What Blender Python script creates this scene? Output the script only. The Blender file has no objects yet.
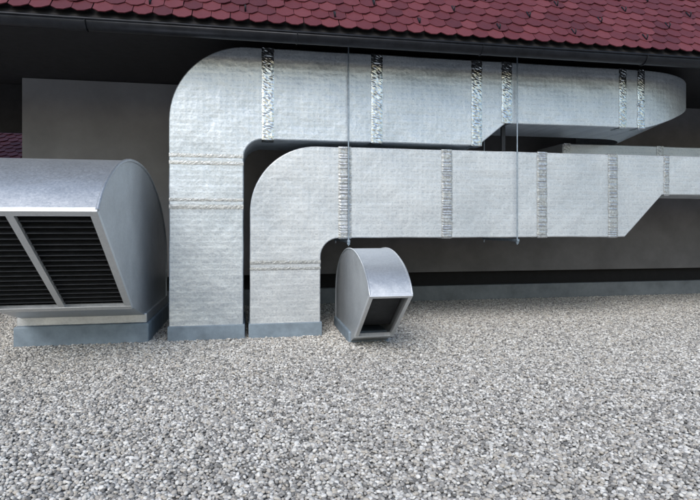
import bpy, bmesh, math, random
from mathutils import Vector, Matrix, Euler
random.seed(7)
C=bpy.context.scene.collection

# ---------------------------------------------------------------- helpers
def empty(name,loc=(0,0,0)):
    e=bpy.data.objects.new(name,None); e.location=loc; e.empty_display_size=.3; C.objects.link(e); return e
def obj(name,verts,faces,mat=None,parent=None,smooth=False,bevel=0,autosmooth=None):
    me=bpy.data.meshes.new(name); me.from_pydata([tuple(v) for v in verts],[],faces); me.update()
    bm=bmesh.new(); bm.from_mesh(me); bmesh.ops.recalc_face_normals(bm,faces=bm.faces); bm.to_mesh(me); bm.free()
    o=bpy.data.objects.new(name,me); C.objects.link(o)
    if mat: me.materials.append(mat)
    if smooth:
        for p in me.polygons: p.use_smooth=True
        if autosmooth is not None: me.set_sharp_from_angle(angle=math.radians(autosmooth))
    if bevel:
        m=o.modifiers.new('bevel','BEVEL'); m.width=bevel; m.segments=2; m.limit_method='ANGLE'; m.angle_limit=math.radians(50)
    if parent: o.parent=parent
    return o
def box(name,x0,x1,y0,y1,z0,z1,mat,parent=None,bevel=0.004):
    v=[(x,y,z) for x in (x0,x1) for y in (y0,y1) for z in (z0,z1)]
    f=[(0,1,3,2),(4,6,7,5),(0,4,5,1),(2,3,7,6),(0,2,6,4),(1,5,7,3)]
    return obj(name,v,f,mat,parent,bevel=bevel)
def extr_xz(name,prof,y0,y1,mat,parent,bevel=.014):
    # break long straight edges up and let them wander a few millimetres
    rj=random.Random(len(prof)); q=[]
    for i,(a,b) in enumerate(zip(prof,prof[1:]+prof[:1])):
        q.append(a); L_=math.hypot(b[0]-a[0],b[1]-a[1]); k=int(L_/.3)
        if k>1:
            nx_,nz_=-(b[1]-a[1])/L_,(b[0]-a[0])/L_
            for s in range(1,k):
                j=rj.uniform(-.004,.004); q.append((a[0]+(b[0]-a[0])*s/k+nx_*j,a[1]+(b[1]-a[1])*s/k+nz_*j))
    prof=q
    n=len(prof); v=[(x,y0,z) for x,z in prof]+[(x,y1,z) for x,z in prof]
    f=[tuple(range(n)),tuple(range(2*n-1,n-1,-1))]+[(i,(i+1)%n,n+(i+1)%n,n+i) for i in range(n)]
    return obj(name,v,f,mat,parent,smooth=True,bevel=bevel,autosmooth=30)
def tube(name,pts,r,mat,parent=None,cyc=False,poly=True):
    cu=bpy.data.curves.new(name,'CURVE'); cu.dimensions='3D'; cu.bevel_depth=r; cu.bevel_resolution=3; cu.use_fill_caps=True
    s=cu.splines.new('POLY'); s.points.add(len(pts)-1)
    for p,q in zip(s.points,pts): p.co=(*q,1)
    s.use_cyclic_u=cyc
    o=bpy.data.objects.new(name,cu); C.objects.link(o); cu.materials.append(mat)
    if parent: o.parent=parent
    return o

# ---------------------------------------------------------------- materials
def nodes(name):
    m=bpy.data.materials.new(name); m.use_nodes=True; t=m.node_tree
    return m,t,t.nodes['Principled BSDF']
def N(t,typ,**k):
    n=t.nodes.new(typ)
    for a,b in k.items():
        if a in n.inputs.keys(): n.inputs[a].default_value=b
        else: setattr(n,a,b)
    return n
def ramp(t,src,stops):
    r=t.nodes.new('ShaderNodeValToRGB'); e=r.color_ramp.elements
    while len(e)<len(stops): e.new(.5)
    for el,(p,c) in zip(e,stops): el.position=p; el.color=(*c,1)
    t.links.new(src,r.inputs[0]); return r.outputs[0]
def bump(t,src,strength,dist,prev=None):
    b=N(t,'ShaderNodeBump',Strength=strength,Distance=dist); t.links.new(src,b.inputs['Height'])
    if prev: t.links.new(prev,b.inputs['Normal'])
    return b.outputs[0]
def math_(t,op,a,b=None):
    n=t.nodes.new('ShaderNodeMath'); n.operation=op
    for i,v in enumerate((a,b)):
        if v is None: continue
        if isinstance(v,(int,float)): n.inputs[i].default_value=v
        else: t.links.new(v,n.inputs[i])
    return n.outputs[0]

def foil(name,lo,hi,metal,rough,marks=True,quilt=1.,wr=1.,seed=0):
    m,t,p=nodes(name); L=t.links.new
    co=N(t,'ShaderNodeTexCoord').outputs['Object']
    big=N(t,'ShaderNodeTexNoise',Scale=1.1,Detail=3.0,Roughness=.6); L(co,big.inputs['Vector'])
    fine=N(t,'ShaderNodeTexNoise',Scale=40.,Detail=2.0,Roughness=.65); L(co,fine.inputs['Vector'])
    f=math_(t,'ADD',math_(t,'MULTIPLY',big.outputs[0],.55),math_(t,'MULTIPLY',fine.outputs[0],.45))
    col=ramp(t,f,[(.36,lo),(.62,hi)])
    if marks:
        # rows of perforation / weld pin marks in the facing
        sp=N(t,'ShaderNodeSeparateXYZ'); L(co,sp.inputs[0])
        row=math_(t,'LESS_THAN',math_(t,'FRACT',math_(t,'MULTIPLY',sp.outputs['Z'],13.)),.2)
        mp=N(t,'ShaderNodeMapping'); mp.inputs['Scale'].default_value=(52,0,13.); L(co,mp.inputs[0])
        sn=N(t,'ShaderNodeVectorMath',operation='FLOOR'); L(mp.outputs[0],sn.inputs[0])
        wn=N(t,'ShaderNodeTexWhiteNoise'); L(sn.outputs[0],wn.inputs['Vector'])
        mk=math_(t,'MULTIPLY',row,math_(t,'GREATER_THAN',wn.outputs['Value'],.6))
        mx=N(t,'ShaderNodeMix',data_type='RGBA'); mx.inputs[7].default_value=(.25,.29,.35,1)
        L(math_(t,'MULTIPLY',mk,.24),mx.inputs[0]); L(col,mx.inputs[6]); col=mx.outputs[2]
    L(col,p.inputs['Base Color']); p.inputs['Metallic'].default_value=metal
    L(math_(t,'ADD',math_(t,'MULTIPLY',fine.outputs[0],.22),rough-.11),p.inputs['Roughness'])
    w=N(t,'ShaderNodeTexNoise',Scale=6.,Detail=4.,Roughness=.6,Distortion=.6); L(co,w.inputs['Vector'])
    h=math_(t,'ADD',math_(t,'MULTIPLY',big.outputs[0],.036),math_(t,'MULTIPLY',w.outputs[0],.0052*wr))
    h=math_(t,'ADD',h,math_(t,'MULTIPLY',fine.outputs[0],.0010*wr))
    if quilt>0:
        vo=N(t,'ShaderNodeTexVoronoi',Scale=13.,Randomness=.3); L(co,vo.inputs['Vector'])
        h=math_(t,'ADD',h,math_(t,'MULTIPLY',vo.outputs[0],.0026*quilt))
    L(bump(t,h,1.,1.),p.inputs['Normal']); return m
M_foil=foil('foil_insulation',(.54,.61,.68),(.76,.82,.88),.62,.38)
M_foil2=foil('foil_insulation_b',(.57,.62,.67),(.76,.80,.84),.55,.42)
M_galv=foil('galvanised_steel',(.53,.56,.59),(.70,.73,.76),.75,.44,marks=False,quilt=0,wr=.45)
M_frame=foil('aluminium_frame',(.68,.71,.74),(.82,.84,.86),.65,.42,marks=False,quilt=0,wr=.1)

def simple(name,col,rough=.6,metal=0,nscale=8,var=.25,bstr=.2,bd=.01,det=3.):
    m,t,p=nodes(name); L=t.links.new
    co=N(t,'ShaderNodeTexCoord').outputs['Object']
    n=N(t,'ShaderNodeTexNoise',Scale=nscale,Detail=det,Roughness=.65); L(co,n.inputs['Vector'])
    lo=tuple(c*(1-var) for c in col); hi=tuple(min(1,c*(1+var)) for c in col)
    L(ramp(t,n.outputs[0],[(.3,lo),(.7,hi)]),p.inputs['Base Color'])
    p.inputs['Roughness'].default_value=rough; p.inputs['Metallic'].default_value=metal
    L(bump(t,n.outputs[0],bstr,bd),p.inputs['Normal']); return m
M_tapeA=simple('foil_tape',(.68,.73,.78),.22,1,30,.3,.3,.006)
M_tapeB=simple('woven_tape',(.56,.58,.60),.34,.8,40,.3,.3,.006)
M_memb=simple('roof_membrane',(.22,.28,.34),.6,0,5,.22,.25,.03,5.)
M_ups=simple('upstand_membrane',(.20,.225,.25),.65,0,3,.22,.25,.03,5.)
M_dark=simple('dark_metal',(.018,.02,.025),.45,.3)
M_gut=simple('gutter_metal',(.022,.024,.030),.35,.6,6,.3,.08)
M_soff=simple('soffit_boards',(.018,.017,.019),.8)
M_wall=simple('wall_render',(.185,.182,.19),.85,0,1.6,.2,.15,.01,6.)
M_panel=simple('wall_panel_paint',(.27,.27,.28),.8,0,1.2,.16,.1,.01,6.)
M_black=simple('gap_shade_black',(.008,.008,.01),.8)  # shadow of the gap under the wall, put into the colour as black
M_rod=simple('zinc_rod',(.35,.42,.50),.4,.8,20)
M_inner=simple('hood_inside_shade',(.03,.032,.036),.6)  # dark colour painting the shade inside the hoods
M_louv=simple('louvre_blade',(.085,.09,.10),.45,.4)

def tile_mat():
    m,t,p=nodes('roof_tile'); L=t.links.new
    g=N(t,'ShaderNodeNewGeometry'); co=N(t,'ShaderNodeTexCoord').outputs['Object']
    n=N(t,'ShaderNodeTexNoise',Scale=9.,Detail=5.,Roughness=.7); L(co,n.inputs['Vector'])
    f=math_(t,'ADD',math_(t,'MULTIPLY',g.outputs['Random Per Island'],.6),math_(t,'MULTIPLY',n.outputs[0],.4))
    L(ramp(t,f,[(.1,(.075,.015,.022)),(.5,(.13,.026,.034)),(.9,(.185,.046,.055))]),p.inputs['Base Color'])
    p.inputs['Roughness'].default_value=.55
    L(bump(t,n.outputs[0],.2,.01),p.inputs['Normal']); return m
M_tile=tile_mat()

# ---------------------------------------------------------------- gravel
def stone_mat():
    m,t,p=nodes('stone'); L=t.links.new
    g=N(t,'ShaderNodeNewGeometry')
    c=ramp(t,g.outputs['Random Per Island'],[(0,(.18,.177,.172)),(.12,(.31,.302,.29)),(.3,(.44,.425,.405)),(.5,(.53,.49,.43)),(.65,(.58,.565,.535)),(.85,(.70,.685,.65)),(1,(.84,.825,.79))])
    L(c,p.inputs['Base Color'])
    p.inputs['Roughness'].default_value=.8; p.inputs['Specular IOR Level'].default_value=.3; return m
M_stone=stone_mat()
def ground_mat():
    m,t,p=nodes('gravel_bed'); L=t.links.new
    co=N(t,'ShaderNodeTexCoord').outputs['Object']
    v=N(t,'ShaderNodeTexVoronoi',Scale=34.); L(co,v.inputs['Vector'])
    sp=N(t,'ShaderNodeSeparateColor'); L(v.outputs['Color'],sp.inputs[0])
    L(ramp(t,sp.outputs[0],[(0,(.16,.16,.16)),(.5,(.36,.35,.33)),(1,(.6,.59,.57))]),p.inputs['Base Color'])
    p.inputs['Roughness'].default_value=.9
    L(bump(t,math_(t,'SUBTRACT',1.,v.outputs['Distance']),.6,.02),p.inputs['Normal']); return m
M_ground=ground_mat()
S=400
obj('ground',[(-S,-S,-.008),(S,-S,-.008),(S,S,-.008),(-S,S,-.008)],[(0,1,2,3)],M_ground)
protos=[]
for k in range(12):
    bm=bmesh.new(); bmesh.ops.create_icosphere(bm,subdivisions=2,radius=1)
    r=random.Random(k); sc=(r.uniform(.9,1.3),r.uniform(.7,.95),r.uniform(.5,.78))
    dirs=[(Vector((r.gauss(0,1),r.gauss(0,1),r.gauss(0,1))).normalized(),r.uniform(.62,.9)) for _ in range(6)]
    pv=[]
    for v in bm.verts:
        q_=v.co.copy()
        for d,l in dirs:
            q=q_.dot(d)
            if q>l: q_-=d*(q-l)*.85
        pv.append((q_.x*sc[0],q_.y*sc[1],q_.z*sc[2]))
    protos.append((pv,[tuple(v.index for v in f_.verts) for f_ in bm.faces])); bm.free()
import numpy as np
stones=bpy.data.collections.new('gravel_patches')
PS=1.0
for pk in range(6):
    r=random.Random(100+pk); cell=.02; G=int(PS/cell); grid={}; pts=[]
    for _ in range(8000):
        x=r.random()*PS;y=r.random()*PS; gx=int(x/cell);gy_=int(y/cell); ok=True
        for dx in (-1,0,1):
            for dy in (-1,0,1):
                for (a,b) in grid.get(((gx+dx)%G,(gy_+dy)%G),()):
                    ddx=abs(a-x); ddx=min(ddx,PS-ddx); ddy=abs(b-y); ddy=min(ddy,PS-ddy)
                    if ddx*ddx+ddy*ddy<.0175**2: ok=False;break
                if not ok: break
            if not ok: break
        if ok: grid.setdefault((gx%G,gy_%G),[]).append((x,y)); pts.append((x,y))
    V=[];F=[];nb=0
    for (x,y) in pts:
        pv,pf=protos[r.randrange(12)]
        s=r.uniform(.0110,.0200)*(1.3 if r.random()<.1 else 1)
        M=(Euler((r.uniform(-.6,.6),r.uniform(-.6,.6),r.uniform(0,6.28))).to_matrix()*s)
        A=np.array(pv)@np.array(M).T+np.array((x-PS/2,y-PS/2,r.uniform(-.002,.016)))
        V.append(A); F.append(np.array(pf)+nb); nb+=len(pv)
    V=np.concatenate(V); F=np.concatenate(F)
    me=bpy.data.meshes.new('gravel_patch'); me.vertices.add(len(V)); me.vertices.foreach_set('co',V.ravel())
    me.loops.add(F.size); me.loops.foreach_set('vertex_index',F.ravel().astype(np.int32))
    me.polygons.add(len(F)); me.polygons.foreach_set('loop_start',np.arange(0,F.size,3,dtype=np.int32))
    me.update(calc_edges=True); me.materials.append(M_stone); me.shade_smooth()
    stones.objects.link(bpy.data.objects.new('patch_%d'%pk,me))
gv=[]
for j in range(10):
    y=1.32+j*PS
    for i in range(-8,16):
        x=i*PS+.5
        if -.42*y-1.8<x<.95*y+1.8: gv.append((x,y,0))
me=bpy.data.meshes.new('gravel'); me.from_pydata(gv,[],[]); grav=bpy.data.objects.new('gravel',me); C.objects.link(grav)
ng=bpy.data.node_groups.new('gravel_patches','GeometryNodeTree')
ng.interface.new_socket('Geometry',in_out='INPUT',socket_type='NodeSocketGeometry')
ng.interface.new_socket('Geometry',in_out='OUTPUT',socket_type='NodeSocketGeometry')
gi=ng.nodes.new('NodeGroupInput'); go=ng.nodes.new('NodeGroupOutput')
ci=ng.nodes.new('GeometryNodeCollectionInfo'); ci.inputs['Collection'].default_value=stones; ci.inputs['Separate Children'].default_value=True; ci.inputs['Reset Children'].default_value=True
ip=ng.nodes.new('GeometryNodeInstanceOnPoints'); ip.inputs['Pick Instance'].default_value=True
ri=ng.nodes.new('FunctionNodeRandomValue'); ri.data_type='INT'; ri.inputs[4].default_value=0; ri.inputs[5].default_value=3
mu=ng.nodes.new('ShaderNodeMath'); mu.operation='MULTIPLY'; mu.inputs[1].default_value=math.pi/2
cx_=ng.nodes.new('ShaderNodeCombineXYZ'); l=ng.links.new
l(ri.outputs[2],mu.inputs[0]); l(mu.outputs[0],cx_.inputs[2])
rI=ng.nodes.new('FunctionNodeRandomValue'); rI.data_type='INT'; rI.inputs[4].default_value=0; rI.inputs[5].default_value=5; rI.inputs['Seed'].default_value=4
l(rI.outputs[2],ip.inputs['Instance Index'])
l(gi.outputs[0],ip.inputs['Points']); l(ci.outputs[0],ip.inputs['Instance']); l(cx_.outputs[0],ip.inputs['Rotation']); l(ip.outputs[0],go.inputs[0])
md=grav.modifiers.new('scatter','NODES'); md.node_group=ng

# ---------------------------------------------------------------- building
B=empty('building',(0,10.8,0))
def inB(o):
    o.parent=B; o.location=(0,-10.8,0); return o
inB(box('wall',-4.03,16,10.72,11.2,.62,4.27,M_wall,bevel=.01))
inB(box('wall_panel',-4.05,-.6,10.68,10.717,.62,4.262,M_panel,bevel=.004))
inB(box('wall_recess',-4.0,16,10.98,11.15,0,.615,M_black))  # recess coloured black to stand for its shade
inB(box('upstand',-9,16,10.84,10.975,-.02,.32,M_ups,bevel=.02))
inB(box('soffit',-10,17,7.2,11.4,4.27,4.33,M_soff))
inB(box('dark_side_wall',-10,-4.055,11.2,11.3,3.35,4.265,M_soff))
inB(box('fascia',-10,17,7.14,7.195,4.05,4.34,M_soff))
gy,gz,gr=7.05,4.07,.105
v=[];f=[];K=14
for x in (-10,17):
    for k in range(K+1):
        a=math.pi+math.pi*k/K; v.append((x,gy+gr*math.cos(a),gz+gr*math.sin(a)))
f=[(k,k+1,K+1+k+1,K+1+k) for k in range(K)]
g=obj('gutter',v,f,M_gut,smooth=True); s_=g.modifiers.new('s','SOLIDIFY'); s_.thickness=.004; inB(g)
inB(tube('gutter_bead',[(-10,gy-gr,gz+.01),(17,gy-gr,gz+.01)],.013,M_gut))
for i in range(32):
    x=-9.6+i*.85
    pts=[(x,gy+(gr+.006)*math.cos(a),gz+(gr+.006)*math.sin(a)) for a in [math.pi+math.pi*k/10 for k in range(11)]]
    if i%3==0: inB(tube('gutter_bracket',pts,.007,M_gut))
P=math.radians(52); D_=Vector((0,math.cos(P),math.sin(P))); Nn=Vector((0,-math.sin(P),math.cos(P))); O=Vector((0,7.03,4.17))
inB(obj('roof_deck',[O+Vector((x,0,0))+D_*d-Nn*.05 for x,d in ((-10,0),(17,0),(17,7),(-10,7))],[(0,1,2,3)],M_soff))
tv=[];tf=[]; W=.235;E=.19;LN=.34
def add_tile(x,d,rng):
    w=W/2-.004; ch=.06; j=rng.uniform(-.004,.004); up=rng.uniform(0,.005)
    out=[(-w,ch),(-w+.075,0.0),(w-.075,0.0),(w,ch),(w,LN),(-w,LN)]
    b=len(tv); hh=rng.uniform(-.003,.004)
    for th in (0,.012):
        for (a,e) in out:
            lift=.028*(1-e/LN)+up*(1 if a>0 else -1)+.002+hh
            tv.append(O+Vector((x+a+j,0,0))+D_*(d+e)+Nn*(lift+th))
    n=6; tf.append(tuple(b+i for i in range(n))[::-1]); tf.append(tuple(b+n+i for i in range(n)))
    for i in range(n): tf.append((b+i,b+(i+1)%n,b+n+(i+1)%n,b+n+i))
rng=random.Random(2)
for r_ in range(26):
    for i in range(115):
        add_tile(-10+i*W+(W/2 if r_%2 else 0),r_*E,rng)
inB(obj('roof_tiles',tv,tf,M_tile))
for r_ in range(1,20,2):
    for i in range(23):
        x=-9.5+i*1.18+(.59 if (r_//2)%2 else 0); p=O+Vector((x,0,0))+D_*(r_*E+.06)+Nn*.04
        inB(tube('snow_guard',[p+D_*.12,p-D_*.02,p+Nn*.045-D_*.0,p+Nn*.05+D_*.03],.010,M_dark))

H2=empty('tiled_roof_house',(-8,14,0))
def inH(o): o.parent=H2; o.location=(8,-14,0); return o
inH(box('wall',-14,-3.6,13.2,17,0,2.3,M_wall))
tv=[];tf=[]; P2=math.radians(35)
O=Vector((0,12.9,2.25)); D_=Vector((0,math.cos(P2),math.sin(P2))); Nn=Vector((0,-math.sin(P2),math.cos(P2)))
for r_ in range(27):
    for i in range(44): add_tile(-14+i*W+(W/2 if r_%2 else 0),r_*E,rng)
inH(obj('roof_tiles',tv,tf,M_tile))
inH(obj('roof_deck',[O+Vector((x,0,0))+D_*d-Nn*.05 for x,d in ((-14,0),(-3.7,0),(-3.7,5.2),(-14,5.2))],[(0,1,2,3)],M_soff))

# ---------------------------------------------------------------- ducts
def arc(cx,cz,rx,rz,a0,a1,n=14):
    return [(cx+rx*math.cos(math.radians(a0+(a1-a0)*k/n)),cz+rz*math.sin(math.radians(a0+(a1-a0)*k/n))) for k in range(n+1)]
YF=7.72
def vband(name,x,z0,z1,yf,w,mat,parent,amp=.006,wrap=.25,rib=False):
    """crinkled tape strip on the front face, folding over top and bottom edges"""
    rg=random.Random(int(x*1000)); nu=7
    path=[]; st=.018
    k=wrap
    while k>0: path.append((yf+k,z1+.003,0,1)); k-=st
    z=z1+.003
    while z>z0-.003: path.append((yf,z,-1,0)); z-=st
    k=0
    while k<wrap: path.append((yf+k,z0-.003,0,-1)); k+=st
    v=[];f=[]
    for (y,z,ny_,nz_) in path:
        le=rg.uniform(-.006,.006); row=rg.uniform(0,1)*amp*.8 if rib else 0
        for i in range(nu):
            u=i/(nu-1); a=rg.uniform(.3,1)*amp*(.4 if rib else 1)+row if 0<i<nu-1 else .001
            v.append((x-w/2+w*u+(le if i in(0,nu-1) else rg.uniform(-.005,.005)),y+ny_*(a+.004),z+nz_*(a+.004)))
    for j in range(len(path)-1):
        for i in range(nu-1):
            a=j*nu+i; f.append((a,a+1,a+nu+1,a+nu))
    return obj(name,v,f,mat,parent)
def hband(name,x0,x1,z,h,yf,mat,parent,amp=.003):
    rg=random.Random(int(z*1000)); n=int((x1-x0)/.02); v=[];f=[]; nu=4
    for j in range(n+1):
        for i in range(nu):
            a=rg.uniform(.3,1)*amp if 0<i<nu-1 else .001
            v.append((x0+(x1-x0)*j/n,yf-.004-a,z-h/2+h*i/(nu-1)+rg.uniform(-.003,.003)))
    for j in range(n):
        for i in range(nu-1):
            a=j*nu+i; f.append((a,a+1,a+nu+1,a+nu))
    return obj(name,v,f,mat,parent)

DEP=1.1
U=empty('ventilation_duct')
prof=[(-1.09,.0),(-.09,.0)]+[(-.09,2.54)]+arc(.18,2.54,.27,.27,180,90,8)[1:]+[(3.42,2.81),(3.86,3.16),(6.21,3.16),(6.21,4.10)]+arc(-.03,3.04,1.06,1.06,90,180,18)
extr_xz('duct_body',prof,YF,YF+DEP,M_foil,U)
R=1.89; cx,cy=6.215,YF+R; n=20; v=[];f=[]
for k in range(n+1):
    th=math.radians(90*k/n); q=math.sin(th)
    zo=3.16+.50*min(1,(q*1.35)**1.3); 
    for rad,z in ((R,4.10),(R,zo),(R-DEP,3.16),(R-DEP,4.10)):
        v.append((cx+rad*math.sin(th),cy-rad*math.cos(th),z))
for rad,z in ((R,4.10),(R,3.66),(R-DEP,3.16),(R-DEP,4.10)): v.append((cx+rad,10.71,z))
for k in range(n+1):
    for i in range(4): a=k*4; f.append((a+i,a+(i+1)%4,a+4+(i+1)%4,a+4+i))
f.append((0,1,2,3))
obj('duct_bend',v,f,M_foil,U,smooth=True,autosmooth=35,bevel=.01)
for x,z0 in ((.25,2.81),(1.83,2.81),(3.39,2.81),(3.88,3.17),(5.88,3.16),(6.21,3.16)):
    vband('joint_tape',x,z0,4.10,YF,.17 if x<5 else .13,M_tapeA,U,amp=.007)
hband('seam_tape',-1.09,-.09,2.56,.05,YF,M_tapeB,U); hband('seam_tape',-1.09,-.09,2.46,.05,YF,M_tapeB,U)
hband('seam_tape',-1.09,-.09,1.95,.04,YF,M_tapeB,U); hband('seam_tape',-1.09,-.09,1.85,.06,YF,M_tapeB,U)
box('base_collar',-1.11,-.07,YF-.02,YF+DEP+.02,-.01,.21,M_memb,U,bevel=.012)
box('support_leg',3.9,3.96,YF+.2,YF+.26,2.735,3.155,M_dark,U)

Lw=empty('ventilation_duct.001')
prof=[(.0,.0),(1.0,.0),(1.0,1.14)]+arc(1.27,1.14,.27,.27,180,90,8)[1:]+[(5.92,1.41),(6.60,2.09),(13,2.09),(13,2.73)]+arc(.95,1.78,.95,.95,90,180,18)
extr_xz('duct_body',prof,YF,YF+DEP,M_foil2,Lw)
for x in (1.356,2.914,4.47,5.705): vband('joint_tape',x,1.41,2.73,YF,.17 if x>2 else .19,M_tapeB,Lw,amp=.009,rib=True)
vband('joint_tape',6.68,2.09,2.73,YF,.10,M_tapeB,Lw,amp=.008,rib=True)
vband('joint_tape',9.2,2.09,2.73,YF,.14,M_tapeB,Lw,amp=.008,rib=True)
hband('seam_tape',.0,1.0,1.07,.05,YF,M_tapeB,Lw); hband('seam_tape',.0,1.0,.98,.04,YF,M_tapeB,Lw)
box('base_collar',-.02,1.02,YF-.02,YF+DEP+.02,-.01,.21,M_memb,Lw,bevel=.012)

Bk=empty('ventilation_duct.002')
extr_xz('duct_body',[(5.8,2.25),(13,2.25),(13,3.14),(5.8,3.14)],9.3,10.2,M_foil2,Bk)
vband('joint_tape',7.9,2.25,3.14,9.3,.15,M_tapeB,Bk,amp=.006)
vband('joint_tape',5.9,2.25,3.14,9.3,.15,M_tapeB,Bk,amp=.006)

for i,x in enumerate((1.40,4.03)):
    h=empty('hanger_rod' if i==0 else 'hanger_rod.001')
    tube('rod',[(x,YF-.045,4.27),(x,YF-.045,1.30)],.010,M_rod,h)
    box('channel',x-.02,x+.02,YF-.08,YF+DEP+.08,1.345,1.385,M_rod,h)
    box('nut',x-.02,x+.02,YF-.065,YF-.025,1.315,1.343,M_rod,h)
    tube('rear_rod',[(x,YF+DEP+.045,4.27),(x,YF+DEP+.045,1.30)],.010,M_rod,h)

# ---------------------------------------------------------------- gooseneck hoods
def hood(name,x0,x1,A,arcpts,Bp,Yb,zc,Yf,fr,nl,mull):
    E_=empty(name)
    ctrl=[A]+arcpts; pts=[]
    for i in range(len(ctrl)-1):
        p0=ctrl[max(i-1,0)];p1=ctrl[i];p2=ctrl[i+1];p3=ctrl[min(i+2,len(ctrl)-1)]
        for k in range(4):
            t=k/4; pts.append(tuple(.5*((2*p1[j])+(-p0[j]+p2[j])*t+(2*p0[j]-5*p1[j]+4*p2[j]-p3[j])*t*t+(-p0[j]+3*p1[j]-3*p2[j]+p3[j])*t**3) for j in (0,1)))
    pts.append(ctrl[-1])
    prof=pts+[(Yb,zc),(Yf,zc),Bp]; n=len(prof)
    v=[(x0,y,z) for y,z in prof]+[(x1,y,z) for y,z in prof]
    f=[tuple(range(n)),tuple(range(2*n-1,n-1,-1))]+[(i,i+1,n+i+1,n+i) for i in range(n-1)]
    o=obj('shell',v,f,M_galv,E_,smooth=True,autosmooth=25)
    for xx,sg in ((x0,-1),(x1,1)):
        tube('edge_seam',[(xx+sg*.002,y,z) for y,z in pts]+[(xx+sg*.002,Yb,zc)],fr*.28,M_galv,E_)
    Av=Vector((0,*A));Bv=Vector((0,*Bp)); d=(Bv-Av); ln=d.length; d.normalize(); nrm=Vector((0,d.z,-d.y))
    if nrm.y>0: nrm=-nrm
    def slab(nm,xa,xb,s0,s1,n0,n1,mat):
        vv=[Vector((x,0,0))+Av+d*s_+nrm*n_ for x in (xa,xb) for s_ in (s0,s1) for n_ in (n0,n1)]
        return obj(nm,vv,[(0,1,3,2),(4,6,7,5),(0,4,5,1),(2,3,7,6),(0,2,6,4),(1,5,7,3)],mat,E_,bevel=.003)
    e=.006
    slab('frame_top',x0-e,x1+e,-e,fr,-.03,.022,M_frame); slab('frame_bottom',x0-e,x1+e,ln-fr,ln+e,-.03,.022,M_frame)
    slab('frame_side_a',x0-e,x0+fr,fr,ln-fr,-.03,.02,M_frame); slab('frame_side_b',x1-fr,x1+e,fr,ln-fr,-.03,.02,M_frame)
    if mull: slab('frame_mullion',(x0+x1)/2-fr*.5,(x0+x1)/2+fr*.5,fr,ln-fr,-.03,.016,M_frame)
    slab('inside_shade_sheet',x0+fr*.5,x1-fr*.5,fr*.5,ln-fr*.5,-.16,-.15,M_inner)  # solid dark sheet standing in for the shaded hood interior
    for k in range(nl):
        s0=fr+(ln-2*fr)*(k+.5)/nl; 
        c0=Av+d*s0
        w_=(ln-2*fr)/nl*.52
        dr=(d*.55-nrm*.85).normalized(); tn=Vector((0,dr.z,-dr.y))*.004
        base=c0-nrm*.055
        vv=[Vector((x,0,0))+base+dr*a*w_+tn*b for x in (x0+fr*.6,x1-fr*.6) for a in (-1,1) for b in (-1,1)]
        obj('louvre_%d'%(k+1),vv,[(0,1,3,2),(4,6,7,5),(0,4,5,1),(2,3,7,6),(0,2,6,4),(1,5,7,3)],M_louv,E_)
    for side,xx in ((-1,x0),(1,x1)):
        for k in range(3,len(pts)-1,3):
            a,b=pts[k],pts[k+1]; tx,tz=b[0]-a[0],b[1]-a[1]; L_=math.hypot(tx,tz); cyy,czz=a[0]+tz/L_*fr*.7,a[1]-tx/L_*fr*.7
            rr_=.006 if fr>.05 else .004
            rv=[(xx+side*.0005,cyy+rr_*math.cos(q),czz+rr_*math.sin(q)) for q in [i*math.pi/3 for i in range(6)]]+[(xx+side*.004,cyy+rr_*.5*math.cos(q),czz+rr_*.5*math.sin(q)) for q in [i*math.pi/3 for i in range(6)]]
            obj('rivet',rv,[(i,(i+1)%6,6+(i+1)%6,6+i) for i in range(6)]+[tuple(range(6,12))],M_frame,E_)
    return E_
hd=hood('air_intake_hood',-2.95,-1.41,(5.41,1.74),[(5.62,1.95),(5.95,2.14),(6.4,2.30),(6.95,2.38),(7.6,2.37),(8.2,2.26),(8.8,2.02),(9.3,1.68),(9.58,1.3),(9.65,.9)],(6.94,.60),9.65,.36,7.8,.07,18,True)
box('flashing',-3.0,-1.38,7.74,9.68,.27,.40,M_galv,hd,bevel=.01)
box('curb',-3.03,-1.35,7.70,9.72,-.01,.27,M_memb,hd,bevel=.02)
hs=hood('air_intake_hood.001',1.34,1.84,(5.99,.80),[(6.10,.95),(6.36,1.12),(6.8,1.25),(7.25,1.28),(7.7,1.22),(8.1,1.06),(8.36,.83),(8.45,.55)],(6.88,.15),8.45,.02,7.2,.04,0,False)
box('curb',1.31,1.87,7.18,8.48,-.01,.16,M_memb,hs,bevel=.02)

# ---------------------------------------------------------------- light
w=bpy.data.worlds.new('World'); bpy.context.scene.world=w; w.use_nodes=True; t=w.node_tree
el,az=math.radians(42),math.radians(205)
sky=t.nodes.new('ShaderNodeTexSky'); sky.sky_type='NISHITA'; sky.sun_disc=False; sky.sun_elevation=el; sky.sun_rotation=az; sky.air_density=1.4; sky.dust_density=1.8; sky.ozone_density=1.3
bg=t.nodes['Background']; bg.inputs[1].default_value=.15; t.links.new(sky.outputs[0],bg.inputs[0])
sd=Vector((math.sin(az)*math.cos(el),math.cos(az)*math.cos(el),math.sin(el)))
sl=bpy.data.lights.new('sun','SUN'); sl.energy=1.5; sl.angle=math.radians(32); sl.color=(1,.985,.965)
so=bpy.data.objects.new('sun',sl); so.rotation_euler=sd.to_track_quat('Z','Y').to_euler(); so.location=(0,-5,12); C.objects.link(so)

# ---------------------------------------------------------------- camera
cam=bpy.data.cameras.new('camera'); co=bpy.data.objects.new('camera',cam); C.objects.link(co)
co.location=(0,0,1.6); co.rotation_euler=(math.radians(90),0,math.radians(-10.5))
cam.sensor_width=36; cam.lens=540/700*36; cam.shift_y=-25/700; cam.clip_end=2000; cam.clip_start=.05
bpy.context.scene.camera=co
vs_=bpy.context.scene.view_settings; vs_.view_transform='Standard'; vs_.look='None'; vs_.exposure=0
